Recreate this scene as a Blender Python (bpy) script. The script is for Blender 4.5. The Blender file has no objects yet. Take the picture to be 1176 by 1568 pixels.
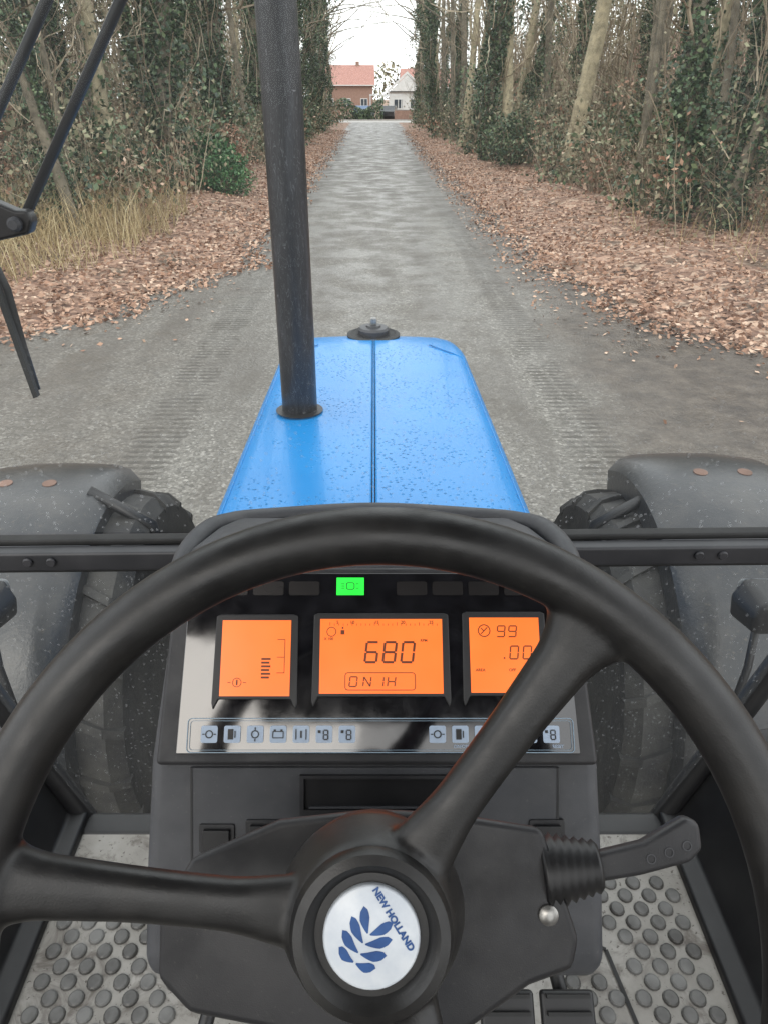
import bpy, math, random
import numpy as np
from mathutils import Vector, Matrix
random.seed(3); rng=np.random.default_rng(5)
H=2.35
S=bpy.context.scene
col=S.collection
# ------------------------------------------------------------ materials
def newmat(name):
    m=bpy.data.materials.new(name); m.use_nodes=True
    nt=m.node_tree; b=nt.nodes['Principled BSDF']
    return m,nt,b
def N(nt,t,**k):
    n=nt.nodes.new(t)
    for a,v in k.items():
        if a in n.inputs.keys(): n.inputs[a].default_value=v
        else: setattr(n,a,v)
    return n
def ramp(nt,stops,src=None):
    r=nt.nodes.new('ShaderNodeValToRGB'); e=r.color_ramp.elements
    while len(e)<len(stops): e.new(0.5)
    for i,(p,c) in enumerate(stops):
        e[i].position=p; e[i].color=(*c,1) if len(c)==3 else c
    if src is not None: nt.links.new(src,r.inputs[0])
    return r
def mixc(nt,f,a,b,mode='MIX'):
    m=nt.nodes.new('ShaderNodeMix'); m.data_type='RGBA'; m.blend_type=mode
    for s,v in ((0,f),(6,a),(7,b)):
        if hasattr(v,'is_linked') or hasattr(v,'links'): nt.links.new(v,m.inputs[s])
        elif isinstance(v,(int,float)): m.inputs[s].default_value=v
        else: m.inputs[s].default_value=(*v,1)
    return m.outputs[2]
def math_(nt,op,a,b=None):
    m=N(nt,'ShaderNodeMath',operation=op)
    for i,v in enumerate((a,b)):
        if v is None: continue
        if hasattr(v,'links'): nt.links.new(v,m.inputs[i])
        else: m.inputs[i].default_value=v
    return m.outputs[0]
def noise(nt,scale,detail=5,rough=.6,vec=None,dist=0):
    n=N(nt,'ShaderNodeTexNoise',Scale=scale,Detail=detail,Roughness=rough,Distortion=dist)
    if vec is None:
        tc=nt.nodes.new('ShaderNodeTexCoord'); vec=tc.outputs['Object']
    nt.links.new(vec,n.inputs['Vector'])
    return n.outputs[0]
def bump(nt,b,h,st=.3,d=.01):
    bp=N(nt,'ShaderNodeBump',Strength=st,Distance=d)
    nt.links.new(h,bp.inputs['Height']); nt.links.new(bp.outputs[0],b.inputs['Normal'])
def mat(name,c1,c2=None,rough=.5,scale=8,metal=0,bs=0,bscale=200,bd=.001,lo=.35,hi=.65,r2=None,spec=.5,det=4):
    m,nt,b=newmat(name)
    b.inputs['Roughness'].default_value=rough; b.inputs['Metallic'].default_value=metal
    b.inputs['Specular IOR Level'].default_value=spec
    if c2 is None: c2=tuple(min(1,x*1.35+.003) for x in c1)
    n=noise(nt,scale,det)
    r=ramp(nt,[(lo,c1),(hi,c2)],n); nt.links.new(r.outputs[0],b.inputs['Base Color'])
    if r2 is not None:
        rr=ramp(nt,[(lo,(rough,)*3),(hi,(r2,)*3)],n); nt.links.new(rr.outputs[0],b.inputs['Roughness'])
    if bs: bump(nt,b,noise(nt,bscale,2),bs,bd)
    return m
def dusty(name,c1,c2,dust,rough=.45,scale=14,bscale=1200,dscale=300,amt=.5):
    m,nt,b=newmat(name); b.inputs['Roughness'].default_value=rough
    c=ramp(nt,[(.35,c1),(.65,c2)],noise(nt,scale,4)).outputs[0]
    sp=ramp(nt,[(.66,(0,0,0)),(.74,(amt,)*3)],noise(nt,dscale,2,.6)).outputs[0]
    c=mixc(nt,sp,c,dust)
    sm=ramp(nt,[(.5,(0,0,0)),(.8,(amt*.8,)*3)],noise(nt,9,6,.7)).outputs[0]
    c=mixc(nt,sm,c,dust); nt.links.new(c,b.inputs['Base Color'])
    rr=ramp(nt,[(.35,(rough,)*3),(.7,(min(1,rough+.2),)*3)],noise(nt,30,4)); nt.links.new(rr.outputs[0],b.inputs['Roughness'])
    bump(nt,b,noise(nt,bscale,2),.22,.0004); return m
def emat(name,c,s,c2=None):
    m,nt,b=newmat(name)
    b.inputs['Base Color'].default_value=(c[0]*.3,c[1]*.3,c[2]*.3,1); b.inputs['Roughness'].default_value=.3
    r=ramp(nt,[(.3,c),(.7,c2 or c)],noise(nt,14,2)); nt.links.new(r.outputs[0],b.inputs['Emission Color'])
    b.inputs['Emission Strength'].default_value=s
    return m
def islandmat(name,stops,rough=.6,transl=0):
    m,nt,b=newmat(name); b.inputs['Roughness'].default_value=rough
    g=nt.nodes.new('ShaderNodeNewGeometry')
    r=ramp(nt,stops,g.outputs['Random Per Island']); nt.links.new(r.outputs[0],b.inputs['Base Color'])
    b.inputs['Specular IOR Level'].default_value=.3
    return m
M={}
M['rim']=dusty('wheel_rubber',(.005,.005,.0055),(.011,.0105,.010),(.036,.032,.028),rough=.33,scale=22,bscale=900,dscale=420,amt=.35)
M['plastic']=dusty('grey_plastic',(.036,.038,.043),(.052,.054,.060),(.12,.115,.11),rough=.48,amt=.3)
M['plastic2']=dusty('dark_plastic',(.009,.009,.011),(.017,.017,.019),(.06,.055,.05),rough=.45,amt=.32)
M['black']=mat('black_plastic',(.004,.004,.005),(.010,.010,.011),rough=.45,scale=20)
M['gloss']=mat('cluster_glass',(.003,.003,.004),(.008,.008,.010),rough=.05,scale=40,r2=.10,spec=.95)
M['seal']=mat('rubber_seal',(.006,.006,.006),(.015,.015,.015),rough=.7,scale=20)
M['frame']=mat('cab_frame_paint',(.014,.015,.018),(.03,.03,.034),rough=.45,scale=12)
M['orange']=emat('lcd_orange',(1,.17,.02),1.05,(1,.22,.04))
M['lcdink']=mat('lcd_ink',(.09,.02,.004),(.14,.03,.006),rough=.4)
M['green']=emat('green_lamp',(.02,.95,.05),1.0,(.05,1,.1))
M['icon']=mat('icon_print',(.26,.33,.43),(.32,.39,.49),rough=.4)
M['line']=mat('line_print',(.15,.22,.28),(.2,.27,.34),rough=.4)
M['white']=mat('emblem_white',(.46,.50,.55),(.56,.59,.62),rough=.3,scale=60)
M['bluel']=mat('emblem_blue',(.012,.05,.17),(.025,.085,.25),rough=.3,scale=60)
m,nt,b=newmat('floor_metal'); M['alu']=m
c=ramp(nt,[(.3,(.13,.12,.105)),(.5,(.22,.21,.19)),(.7,(.31,.30,.28))],noise(nt,6,8,.65)).outputs[0]
c=mixc(nt,ramp(nt,[(.50,(0,0,0)),(.62,(.85,.85,.85))],noise(nt,11,7,.7,dist=1)).outputs[0],c,(.075,.062,.05))
c=mixc(nt,ramp(nt,[(.62,(0,0,0)),(.68,(1,1,1))],noise(nt,130,3,.6)).outputs[0],c,(.06,.05,.04)); nt.links.new(c,b.inputs['Base Color'])
b.inputs['Roughness'].default_value=.42; bump(nt,b,noise(nt,60,4),.3,.001)
M['bumpm']=mat('floor_stud_metal',(.04,.038,.035),(.15,.15,.145),rough=.35,scale=14,r2=.6)
M['steel']=mat('worn_steel',(.2,.2,.2),(.35,.34,.32),rough=.35,metal=.8,scale=80)
M['tyre']=mat('tyre_rubber',(.012,.012,.013),(.04,.038,.034),rough=.7,scale=9,bs=.4,bscale=80,bd=.003)
M['rust']=mat('rusty_bolt',(.12,.07,.05),(.2,.12,.09),rough=.8)
m,nt,b=newmat('fender_plastic'); M['fender']=m
n1=noise(nt,5,5,.65); n2=noise(nt,60,3,.7)
c=mixc(nt,ramp(nt,[(.42,(0,0,0)),(.75,(1,1,1))],n1).outputs[0],(.018,.020,.023),(.052,.050,.048))
c=mixc(nt,ramp(nt,[(.60,(0,0,0)),(.74,(.8,.8,.8))],n2).outputs[0],c,(.07,.06,.048)); nt.links.new(c,b.inputs['Base Color'])
b.inputs['Roughness'].default_value=.30; bump(nt,b,n2,.4,.003)
m,nt,b=newmat('blue_bonnet_paint'); M['blue']=m
n1=noise(nt,3,3); c=mixc(nt,ramp(nt,[(.3,(0,0,0)),(.8,(1,1,1))],n1).outputs[0],(.002,.175,.47),(.006,.21,.53))
dn=noise(nt,40,4,.7); c=mixc(nt,ramp(nt,[(.62,(0,0,0)),(.8,(.2,.2,.2))],dn).outputs[0],c,(.10,.22,.35)); nt.links.new(c,b.inputs['Base Color'])
vo=N(nt,'ShaderNodeTexVoronoi',Scale=80.0); tc=nt.nodes.new('ShaderNodeTexCoord'); nt.links.new(tc.outputs['Object'],vo.inputs['Vector'])
dr=ramp(nt,[(.0,(1,1,1)),(.30,(0,0,0))],vo.outputs['Distance'])
mk=ramp(nt,[(.40,(0,0,0)),(.60,(1,1,1))],noise(nt,7,3))
dd=mixc(nt,1.0,dr.outputs[0],mk.outputs[0],'MULTIPLY'); bump(nt,b,dd,.9,.006)
b.inputs['Roughness'].default_value=.30; b.inputs['Specular IOR Level'].default_value=.35; b.inputs['Coat Weight'].default_value=.15; b.inputs['Coat Roughness'].default_value=.06
m,nt,b=newmat('exhaust_black_paint'); M['exh']=m
tc=nt.nodes.new('ShaderNodeTexCoord'); mp=N(nt,'ShaderNodeMapping'); mp.inputs['Scale'].default_value=(26,26,5); mp.inputs['Rotation'].default_value=(.35,.25,0)
nt.links.new(tc.outputs['Object'],mp.inputs[0]); st=noise(nt,1.0,5,.6,mp.outputs[0],1.0)
c=mixc(nt,ramp(nt,[(.50,(0,0,0)),(.72,(1,1,1))],st).outputs[0],(.009,.010,.013),(.030,.032,.038))
sc2=noise(nt,2.2,2,.5,mp.outputs[0],2.5)
c=mixc(nt,ramp(nt,[(.485,(0,0,0)),(.5,(.7,.7,.7)),(.515,(0,0,0))],sc2).outputs[0],c,(.11,.11,.12))
c=mixc(nt,ramp(nt,[(.72,(0,0,0)),(.75,(1,1,1))],noise(nt,22,4,.6)).outputs[0],c,(.15,.15,.16)); nt.links.new(c,b.inputs['Base Color'])
b.inputs['Roughness'].default_value=.34
def glassmat(name,dirt,z0,z1,dm_=.25,sc_=170.0):
    m=bpy.data.materials.new(name); m.use_nodes=True; nt=m.node_tree; nt.nodes.clear()
    o=nt.nodes.new('ShaderNodeOutputMaterial'); tr=N(nt,'ShaderNodeBsdfTransparent'); tr.inputs[0].default_value=(.95,.97,.96,1)
    gl=N(nt,'ShaderNodeBsdfGlossy',Roughness=.02); df=nt.nodes.new('ShaderNodeBsdfDiffuse'); df.inputs[0].default_value=(.5,.52,.54,1)
    fr=N(nt,'ShaderNodeFresnel',IOR=1.12); m1=nt.nodes.new('ShaderNodeMixShader'); m2=nt.nodes.new('ShaderNodeMixShader')
    nt.links.new(fr.outputs[0],m1.inputs[0]); nt.links.new(tr.outputs[0],m1.inputs[1]); nt.links.new(gl.outputs[0],m1.inputs[2])
    tc=nt.nodes.new('ShaderNodeTexCoord'); vo=N(nt,'ShaderNodeTexVoronoi',Scale=sc_); nt.links.new(tc.outputs['Object'],vo.inputs['Vector'])
    sep=nt.nodes.new('ShaderNodeSeparateXYZ'); nt.links.new(tc.outputs['Object'],sep.inputs[0])
    mr=N(nt,'ShaderNodeMapRange'); mr.inputs[1].default_value=z0; mr.inputs[2].default_value=z1; mr.inputs[3].default_value=1; mr.inputs[4].default_value=0; nt.links.new(sep.outputs[2],mr.inputs[0])
    sc=nt.nodes.new('ShaderNodeSeparateColor'); nt.links.new(vo.outputs['Color'],sc.inputs[0])
    big=ramp(nt,[(.0,(0,0,0)),(.4,(0,0,0)),(1,(.42,.42,.42))],sc.outputs[0])
    lt=math_(nt,'LESS_THAN',vo.outputs['Distance'],big.outputs[0])
    d2=math_(nt,'MULTIPLY',math_(nt,'MULTIPLY',lt,mr.outputs[0]),dm_)
    n1=noise(nt,3,4,.65); r1=ramp(nt,[(.3,(dirt*.35,)*3),(.8,(dirt,)*3)],n1)  # dirt film, raised to also paint a milky haze over the view outside
    nt.links.new(math_(nt,'ADD',r1.outputs[0],d2),m2.inputs[0]); nt.links.new(m1.outputs[0],m2.inputs[1]); nt.links.new(df.outputs[0],m2.inputs[2])
    nt.links.new(m2.outputs[0],o.inputs[0]); return m
M['glass']=glassmat('windscreen_glass',.080,-.54,-.22,.24,150.0); M['glass2']=glassmat('lower_glass',.075,-.2,.5,.13,170.0)
M['barkpale']=mat('pale_bark',(.20,.175,.115),(.37,.32,.21),rough=.85,scale=6,bs=.6,bscale=18,bd=.03)
M['barkdk']=mat('dark_bark',(.08,.07,.05),(.19,.165,.12),rough=.9,scale=5,bs=.6,bscale=20,bd=.03)
M['ivy']=islandmat('ivy_leaves',[(0,(.018,.036,.020)),(.5,(.042,.072,.036)),(.8,(.085,.125,.065)),(1,(.17,.22,.12))],.38)
M['twig']=islandmat('twigs',[(0,(.10,.078,.052)),(.5,(.23,.185,.13)),(1,(.40,.34,.25))],.85)
M['brown']=islandmat('dead_leaves',[(0,(.12,.062,.040)),(.45,(.28,.16,.105)),(.8,(.42,.27,.19)),(1,(.55,.42,.32))],.65)
M['ever']=islandmat('evergreen_leaves',[(0,(.025,.07,.03)),(.6,(.055,.14,.055)),(1,(.14,.25,.11))],.35)
M['back']=islandmat('woodland_leaves',[(0,(.08,.086,.052)),(.35,(.14,.14,.088)),(.6,(.225,.19,.128)),(.85,(.25,.25,.16)),(1,(.36,.32,.23))],.85)  # leaf tones lightened to paint distance haze into the colour
M['grass']=islandmat('dry_grass',[(0,(.20,.15,.07)),(.6,(.36,.28,.15)),(1,(.46,.39,.24))],.8)
# ------------------------------------------------------------ mesh helpers
def link(o,parent=None):
    col.objects.link(o)
    if parent: o.parent=parent
    return o
def empty(name,loc=(0,0,0)):
    e=bpy.data.objects.new(name,None); e.location=loc; e.empty_display_size=.1; return link(e)
def mesh(name,V,F,mats,parent=None,smooth=False,mi=None,loc=None,bev=0,seg=2):
    me=bpy.data.meshes.new(name); me.from_pydata([tuple(v) for v in V],[],F)
    for m_ in (mats if isinstance(mats,(list,tuple)) else [mats]): me.materials.append(m_)
    if mi is not None: me.polygons.foreach_set('material_index',mi)
    if smooth: me.polygons.foreach_set('use_smooth',[True]*len(me.polygons))
    me.validate(); me.update()
    o=bpy.data.objects.new(name,me)
    if loc: o.location=loc
    link(o,parent)
    if bev:
        md=o.modifiers.new('b','BEVEL'); md.width=bev; md.segments=seg; md.limit_method='ANGLE'; md.angle_limit=.45
        me.polygons.foreach_set('use_smooth',[True]*len(me.polygons))
        w=o.modifiers.new('w','WEIGHTED_NORMAL')
    return o
def box(name,c,s,mt,parent=None,bev=0,rot=None,seg=2):
    V=[(sx*s[0]/2,sy*s[1]/2,sz*s[2]/2) for sx in(-1,1) for sy in(-1,1) for sz in(-1,1)]
    F=[(0,1,3,2),(4,6,7,5),(0,4,5,1),(2,3,7,6),(0,2,6,4),(1,5,7,3)]
    o=mesh(name,V,F,mt,parent,bev=bev,seg=seg); o.location=c
    if rot: o.rotation_euler=rot
    return o
def prism(name,pts,O,X,Y,depth,mt,parent=None,bev=0,z0=0,seg=2,taper=1.0,tc=(0,0)):
    O,X,Y=Vector(O),Vector(X),Vector(Y); Nn=X.cross(Y)
    n=len(pts); V=[O+X*p[0]+Y*p[1]+Nn*z0 for p in pts]
    V+=[O+X*(tc[0]+(p[0]-tc[0])*taper)+Y*(tc[1]+(p[1]-tc[1])*taper)+Nn*(z0+depth) for p in pts]
    F=[tuple(range(n))[::-1],tuple(range(n,2*n))]+[(i,(i+1)%n,n+(i+1)%n,n+i) for i in range(n)]
    return mesh(name,V,F,mt,parent,bev=bev,seg=seg)
def flat(name,polys,O,X,Y,z,mt,parent=None):
    O,X,Y=Vector(O),Vector(X),Vector(Y); Nn=X.cross(Y); V=[];F=[]
    for p in polys:
        k=len(V); V+=[O+X*a+Y*b_+Nn*z for a,b_ in p]; F.append(tuple(range(k,k+len(p))))
    return mesh(name,V,F,mt,parent)
def rect(a0,b0,a1,b1): return [(a0,b0),(a1,b0),(a1,b1),(a0,b1)]
def rrect(a0,b0,a1,b1,r,n=5):
    P=[]
    for cx,cy,s in((a1-r,b0+r,-90),(a1-r,b1-r,0),(a0+r,b1-r,90),(a0+r,b0+r,180)):
        for i in range(n+1):
            t=math.radians(s+90*i/n); P.append((cx+r*math.cos(t),cy+r*math.sin(t)))
    return P
def outline(P,w):
    n=len(P); Q=[]
    for i in range(n):
        a=Vector(P[i-1]);b_=Vector(P[i]);c_=Vector(P[(i+1)%n]); t=(c_-a).normalized(); nn=Vector((-t.y,t.x)); Q.append(tuple(b_+nn*w))
    return [[P[i],P[(i+1)%n],Q[(i+1)%n],Q[i]] for i in range(n)]
def line(p,q,w):
    p,q=Vector(p),Vector(q); t=(q-p).normalized(); nn=Vector((-t.y,t.x))*w/2
    return [tuple(p-nn),tuple(q-nn),tuple(q+nn),tuple(p+nn)]
def tubeVF(pts,rad,n=12,V=None,F=None,cap=True):
    V=[] if V is None else V; F=[] if F is None else F
    pts=[Vector(p) for p in pts]; k0=len(V); ref=None
    for i,p in enumerate(pts):
        t=(pts[min(i+1,len(pts)-1)]-pts[max(i-1,0)]).normalized()
        if ref is None: ref=Vector((0,0,1)) if abs(t.z)<.9 else Vector((1,0,0))
        u=t.cross(ref).normalized(); w=t.cross(u).normalized()
        r=rad[i] if hasattr(rad,'__len__') else rad
        for j in range(n):
            a=2*math.pi*j/n; V.append(p+u*(r*math.cos(a))+w*(r*math.sin(a)))
    for i in range(len(pts)-1):
        for j in range(n):
            a=k0+i*n+j; b_=k0+i*n+(j+1)%n; F.append((a,b_,b_+n,a+n))
    if cap: F.append(tuple(range(k0,k0+n))[::-1]); F.append(tuple(range(k0+(len(pts)-1)*n,k0+len(pts)*n)))
    return V,F
def tube(name,pts,rad,mt,parent=None,n=12):
    V,F=tubeVF(pts,rad,n); return mesh(name,V,F,mt,parent,smooth=True)
def revolve(name,prof,O,X,Y,mt,parent=None,n=48,smooth=True):
    O,X,Y=Vector(O),Vector(X),Vector(Y); Nn=X.cross(Y); V=[];F=[]
    for r,h in prof:
        for j in range(n):
            a=2*math.pi*j/n; V.append(O+X*(r*math.cos(a))+Y*(r*math.sin(a))+Nn*h)
    for i in range(len(prof)-1):
        for j in range(n):
            a=i*n+j;b_=i*n+(j+1)%n; F.append((a,b_,b_+n,a+n))
    F.append(tuple(range(n))[::-1]); F.append(tuple(range((len(prof)-1)*n,len(prof)*n)))
    o=mesh(name,V,F,mt,parent,smooth=smooth)
    md=o.modifiers.new('e','EDGE_SPLIT'); md.split_angle=.7
    return o
def smoothpath(pts,k=6):
    P=[Vector(p) for p in pts]; out=[]
    for i in range(len(P)-1):
        p0=P[max(i-1,0)];p1=P[i];p2=P[i+1];p3=P[min(i+2,len(P)-1)]
        for j in range(k):
            t=j/k; out.append(.5*((2*p1)+(p2-p0)*t+(2*p0-5*p1+4*p2-p3)*t*t+(3*p1-p0-3*p2+p3)*t**3))
    out.append(P[-1]); return out
CAB=(0,0,H)
# ============================================================ STEERING WHEEL
sw=empty('steering_wheel',CAB)
WX=Vector((1,0,0)); WE=Vector((0,.643,.766)); WN=WX.cross(WE)
WC=Vector((-.001,.2054,-.3703)); R=.21
def wp(x,e,n=0): return WC+WX*x+WE*e+WN*n
V=[];F=[]; nu,nv=96,16
for i in range(nu):
    t=2*math.pi*i/nu
    for j in range(nv):
        a=2*math.pi*j/nv; rr=R+.0165*math.cos(a); V.append(wp(rr*math.cos(t)+.0045,rr*math.sin(t)-.002,.0165*math.sin(a)))
for i in range(nu):
    for j in range(nv):
        a=i*nv+j;b_=i*nv+(j+1)%nv;c_=((i+1)%nu)*nv+j;d=((i+1)%nu)*nv+(j+1)%nv; F.append((a,c_,d,b_))
HO=-.028
for ang in (172,53,-67):
    t=math.radians(ang); dx,dy=math.cos(t),math.sin(t); px,py=-dy,dx; k0=len(V)
    for s in np.linspace(0,1,22):
        rad=.012+s*(R-.010); w=.0172-.004*math.sin(math.pi*min(1,s*1.15)); w+= .028*max(0,(s-.80)/.20)**2.2
        w+=.008*max(0,1-s*3.2)
        hgt=.0095+.002*s; nn=HO+(.0-HO)*(s**1.7)*1.0
        for j in range(16):
            a=2*math.pi*j/16; ca,sa=math.cos(a),math.sin(a)
            ca=math.copysign(abs(ca)**.75,ca); sa=math.copysign(abs(sa)**.75,sa)
            V.append(wp(dx*rad+px*w*ca,dy*rad+py*w*ca,nn+hgt*sa))
    for i in range(21):
        for j in range(16):
            a=k0+i*16+j;b_=k0+i*16+(j+1)%16; F.append((a,b_,b_+16,a+16))
    F.append(tuple(range(k0,k0+16))[::-1]); F.append(tuple(range(k0+21*16,k0+22*16)))
k0=len(V); pr=[(.048,-.075),(.053,-.045),(.049,-.03),(.0450,-.018),(.042,-.012)]
for r,h in pr:
    for j in range(48):
        a=2*math.pi*j/48; V.append(wp(r*math.cos(a),r*math.sin(a),h))
for i in range(4):
    for j in range(48):
        a=k0+i*48+j;b_=k0+i*48+(j+1)%48; F.append((a,b_,b_+48,a+48))
F.append(tuple(range(k0,k0+48))[::-1]); F.append(tuple(range(k0+4*48,k0+5*48)))
o=mesh('rim_and_spokes',V,F,M['rim'],sw,smooth=True)
md=o.modifiers.new('r','REMESH'); md.mode='VOXEL'; md.voxel_size=.0019; md.use_smooth_shade=True
md=o.modifiers.new('s','SMOOTH'); md.factor=.6; md.iterations=10
revolve('hub_ring',[(.0430,-.022),(.0425,-.0095),(.0405,-.0055),(.0355,-.004),(.0325,-.0065),(.0295,-.0125),(.0275,-.0135)],WC,WX,WE,M['rim'],sw,64)
revolve('emblem_disc',[(.0252,-.0135),(.0252,-.0085),(.0246,-.0075),(.0240,-.0072)],WC,WX,WE,M['white'],sw,64)
ea=math.radians(62); ex=Vector((math.cos(ea-math.pi/2),math.sin(ea-math.pi/2))); ey=Vector((math.cos(ea),math.sin(ea)))
def em(u,v): p=ex*(u-.0020)+ey*(v-.0040); return (p.x,p.y)
polys=[]
for sgn in(-1,1):
    for k,(b0,L,an) in enumerate([(-.0105,.0100,-2),(-.0055,.0125,12),(-.0003,.0125,26),(.0048,.0110,44)]):
        an=math.radians(an); d=Vector((math.cos(an)*sgn,math.sin(an))); nn_=Vector((-d.y,d.x)); s0=Vector((sgn*.0007,b0))
        up=[];dn=[]
        for i in range(8):
            q=i/7; w=.0029*(min(1,.12+q*1.5))*(1-q**4)**.5; cv=Vector((0,.003*q*q)); up.append(s0+d*(L*q)+nn_*w+cv); dn.append(s0+d*(L*q)-nn_*w+cv)
        P=[em(*p) for p in dn+up[::-1]]
        polys.append(P if sgn>0 else P[::-1])
flat('leaf_emblem',polys,WC,WX,WE,-.0070,M['bluel'],sw)
def text(name,s,size,O,X,Y,a,b_,z,mt,parent,rot=0,align='CENTER',off=.02):
    cu=bpy.data.curves.new(name,'FONT'); cu.body=s; cu.size=size; cu.align_x=align; cu.align_y='CENTER'; cu.materials.append(mt)
    o=bpy.data.objects.new(name,cu); link(o,parent)
    O,X,Y=Vector(O),Vector(X),Vector(Y); Nn=X.cross(Y)
    cr,sr=math.cos(rot),math.sin(rot); X2=X*cr+Y*sr; Y2=Y*cr-X*sr; p=O+X*a+Y*b_+Nn*z
    o.matrix_local=Matrix(((X2.x,Y2.x,Nn.x,p.x),(X2.y,Y2.y,Nn.y,p.y),(X2.z,Y2.z,Nn.z,p.z),(0,0,0,1)))
    cu.offset=size*off
    return o
text('emblem_lettering','NEW HOLLAND',.0048,WC,WX,WE,.0112,.0088,-.0069,M['bluel'],sw,rot=math.radians(-57),off=.05)
# ============================================================ DASHBOARD
db=empty('dashboard',CAB)
CX=Vector((1,0,0)); CY=Vector((0,.694,.72)).normalized(); CO=Vector((0,.452,-.517)); CN=CX.cross(CY)
prof=[(.80,-1.10,.15),(.82,-.70,.160),(.80,-.50,.150),(.765,-.460,.150),(.735,-.435,.152),(.70,-.412,.160),(.66,-.398,.172),(.60,-.384,.183),(.575,-.387,.189),(.565,-.400,.192),(.452,-.520,.205),(.405,-.605,.210),(.362,-.690,.214),(.366,-.720,.212),(.42,-.745,.20),(.62,-.85,.16),(.70,-1.10,.14)]
n=len(prof); V=[]
for s in(-1,1):
    for y,z,w in prof: V.append((s*w+.001,y,z))
F=[tuple(range(n)),tuple(range(n,2*n))[::-1]]+[(i,n+i,n+(i+1)%n,(i+1)%n) for i in range(n)]
mesh('binnacle',V,F,M['plastic'],db,bev=.014,seg=4)
pts=smoothpath([(-.193,.545,-.428),(-.189,.60,-.400),(-.179,.66,-.404),(-.160,.700,-.416),(-.12,.716,-.420),(0,.722,-.416),(.125,.716,-.420),(.166,.700,-.416),(.184,.66,-.402),(.194,.60,-.397),(.197,.545,-.425)])
tube('hood_edge',pts,.0105,M['plastic'],db,14)
prism('cluster_bezel',[(-.194,-.006),(.200,-.006),(.189,.172),(-.187,.172)],CO,CX,CY,.012,M['plastic2'],db,bev=.004,z0=-.002)
prism('cluster_glass',[(-.176,.0035),(.184,.0035),(.177,.166),(-.172,.166)],CO,CX,CY,.003,M['gloss'],db,bev=.001,z0=.009)
Z=.0125
lcds=[('left_display',-.139,.0535,-.0757,.1215),('centre_display',-.049,.0557,.063,.1227),('right_display',.088,.0565,.152,.124)]
for nm,a0,b0,a1,b1 in lcds:
    fr=[(a0-.007,b0-.006),(a0-.0055,b0-.012),(a0-.001,b0-.003),(a1+.001,b0-.003),(a1+.0055,b0-.012),(a1+.007,b0-.006),(a1+.006,b1+.004),(a1+.002,b1+.0055),(a0-.002,b1+.0055),(a0-.006,b1+.004)]
    prism(nm+'_surround',fr,CO,CX,CY,.0025,M['black'],db,bev=.001,z0=Z-.0005)
    flat(nm,[rect(a0,b0,a1,b1)],CO,CX,CY,Z+.0026,M['orange'],db)
ZI=Z+.0030
SEG={'0':'abcdef','6':'acdefg','8':'abcdefg','9':'abcdfg','1':'bc','H':'bcefg','N':'bcefx','O':'abcdef'}
def digit(ch,a,b_,w,h,th,sl=.12):
    P=[]; f=lambda x,y:(a+x+y*sl,b_+y)
    g=th*.25
    L={'a':((g,h),(w-g,h)),'g':((g,h/2),(w-g,h/2)),'d':((g,0),(w-g,0)),'f':((0,h/2+g),(0,h-g)),'b':((w,h/2+g),(w,h-g)),'e':((0,g),(0,h/2-g)),'c':((w,g),(w,h/2-g)),'x':((0,h),(w,0))}
    for s in SEG[ch]:
        p,q=L[s]; P.append(line(f(*p),f(*q),th))
    return P
ink=[]
for i,ch in enumerate('680'): ink+=digit(ch,-.008+i*.0165,.0835,.0105,.0180,.0021)
for i,ch in enumerate('ON'): ink+=digit(ch,-.022+i*.0125,.0620,.0065,.0085,.0011)
for i,ch in enumerate('1H'): ink+=digit(ch,.002+i*.0105,.0620,.0065,.0085,.0011)
ink+=outline(rrect(-.026,.0585,.038,.0745,.003),.0007)
for i in range(25): ink.append(line((-.040+i*.0041,.1165),(-.040+i*.0041,.1165+(.002 if i%5 else .0032)),.0005))
ink+=outline([( -.0385+.0045*math.cos(t),.1110+.0045*math.sin(t)) for t in np.linspace(0,2*math.pi,20,endpoint=False)],.0007)
ink.append(rect(-.030,.1085,-.0265,.1125)); ink.append(rect(-.029,.1135,-.0275,.1155))
for i,ch in enumerate('99'): ink+=digit(ch,.113+i*.0105,.1065,.0068,.0098,.0011)
for i,ch in enumerate('00'): ink+=digit(ch,.124+i*.0120,.0865,.0072,.0115,.0012)
ink.append(rect(.1185,.0865,.1200,.0880))
ink+=outline([(.1015+.0058*math.cos(t),.1120+.0058*math.sin(t)) for t in np.linspace(0,2*math.pi,24,endpoint=False)],.0009)
ink.append(line((.0985,.109),(.1045,.115),.0009)); ink.append(line((.0985,.1145),(.101,.112),.0009))
for i in range(6): ink.append(rect(-.1020,.069+i*.0033,-.0945+ (i%2)*.001,.0708+i*.0033))
ink+=[line((-.088,.074),(-.081,.074),.0006),line((-.081,.074),(-.081,.104),.0006),line((-.081,.104),(-.088,.104),.0006),line((-.088,.088),(-.081,.088),.0006)]
ink+=outline([(-.1235+.0042*math.cos(t),.0655+.0042*math.sin(t)) for t in np.linspace(0,2*math.pi,20,endpoint=False)],.0006)
ink+=[line((-.1235,.063),(-.1235,.068),.0014),line((-.132,.0655),(-.129,.0655),.0006),line((-.118,.0655),(-.115,.0655),.0006)]
flat('display_digits',ink,CO,CX,CY,ZI,M['lcdink'],db)
for s,a,b_,sz in(('5',-.033,.1195,.0042),('10',-.0195,.1195,.0042),('15',.003,.1195,.0042),('20',.027,.1195,.0042),('25',.053,.1195,.0042),('X 100',-.041,.1045,.0034),('RPM',.046,.1030,.0034),('AREA',.097,.0765,.0036),('OFF',.126,.0765,.0036)):
    text('display_label',s,sz,CO,CX,CY,a,b_,ZI,M['lcdink'],db)
flat('green_indicator',[rect(-.0344,.1450,-.0088,.1615)],CO,CX,CY,Z+.0012,M['green'],db)
M['gsym']=mat('green_symbol',(.01,.10,.02),(.015,.13,.03),rough=.4)
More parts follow.
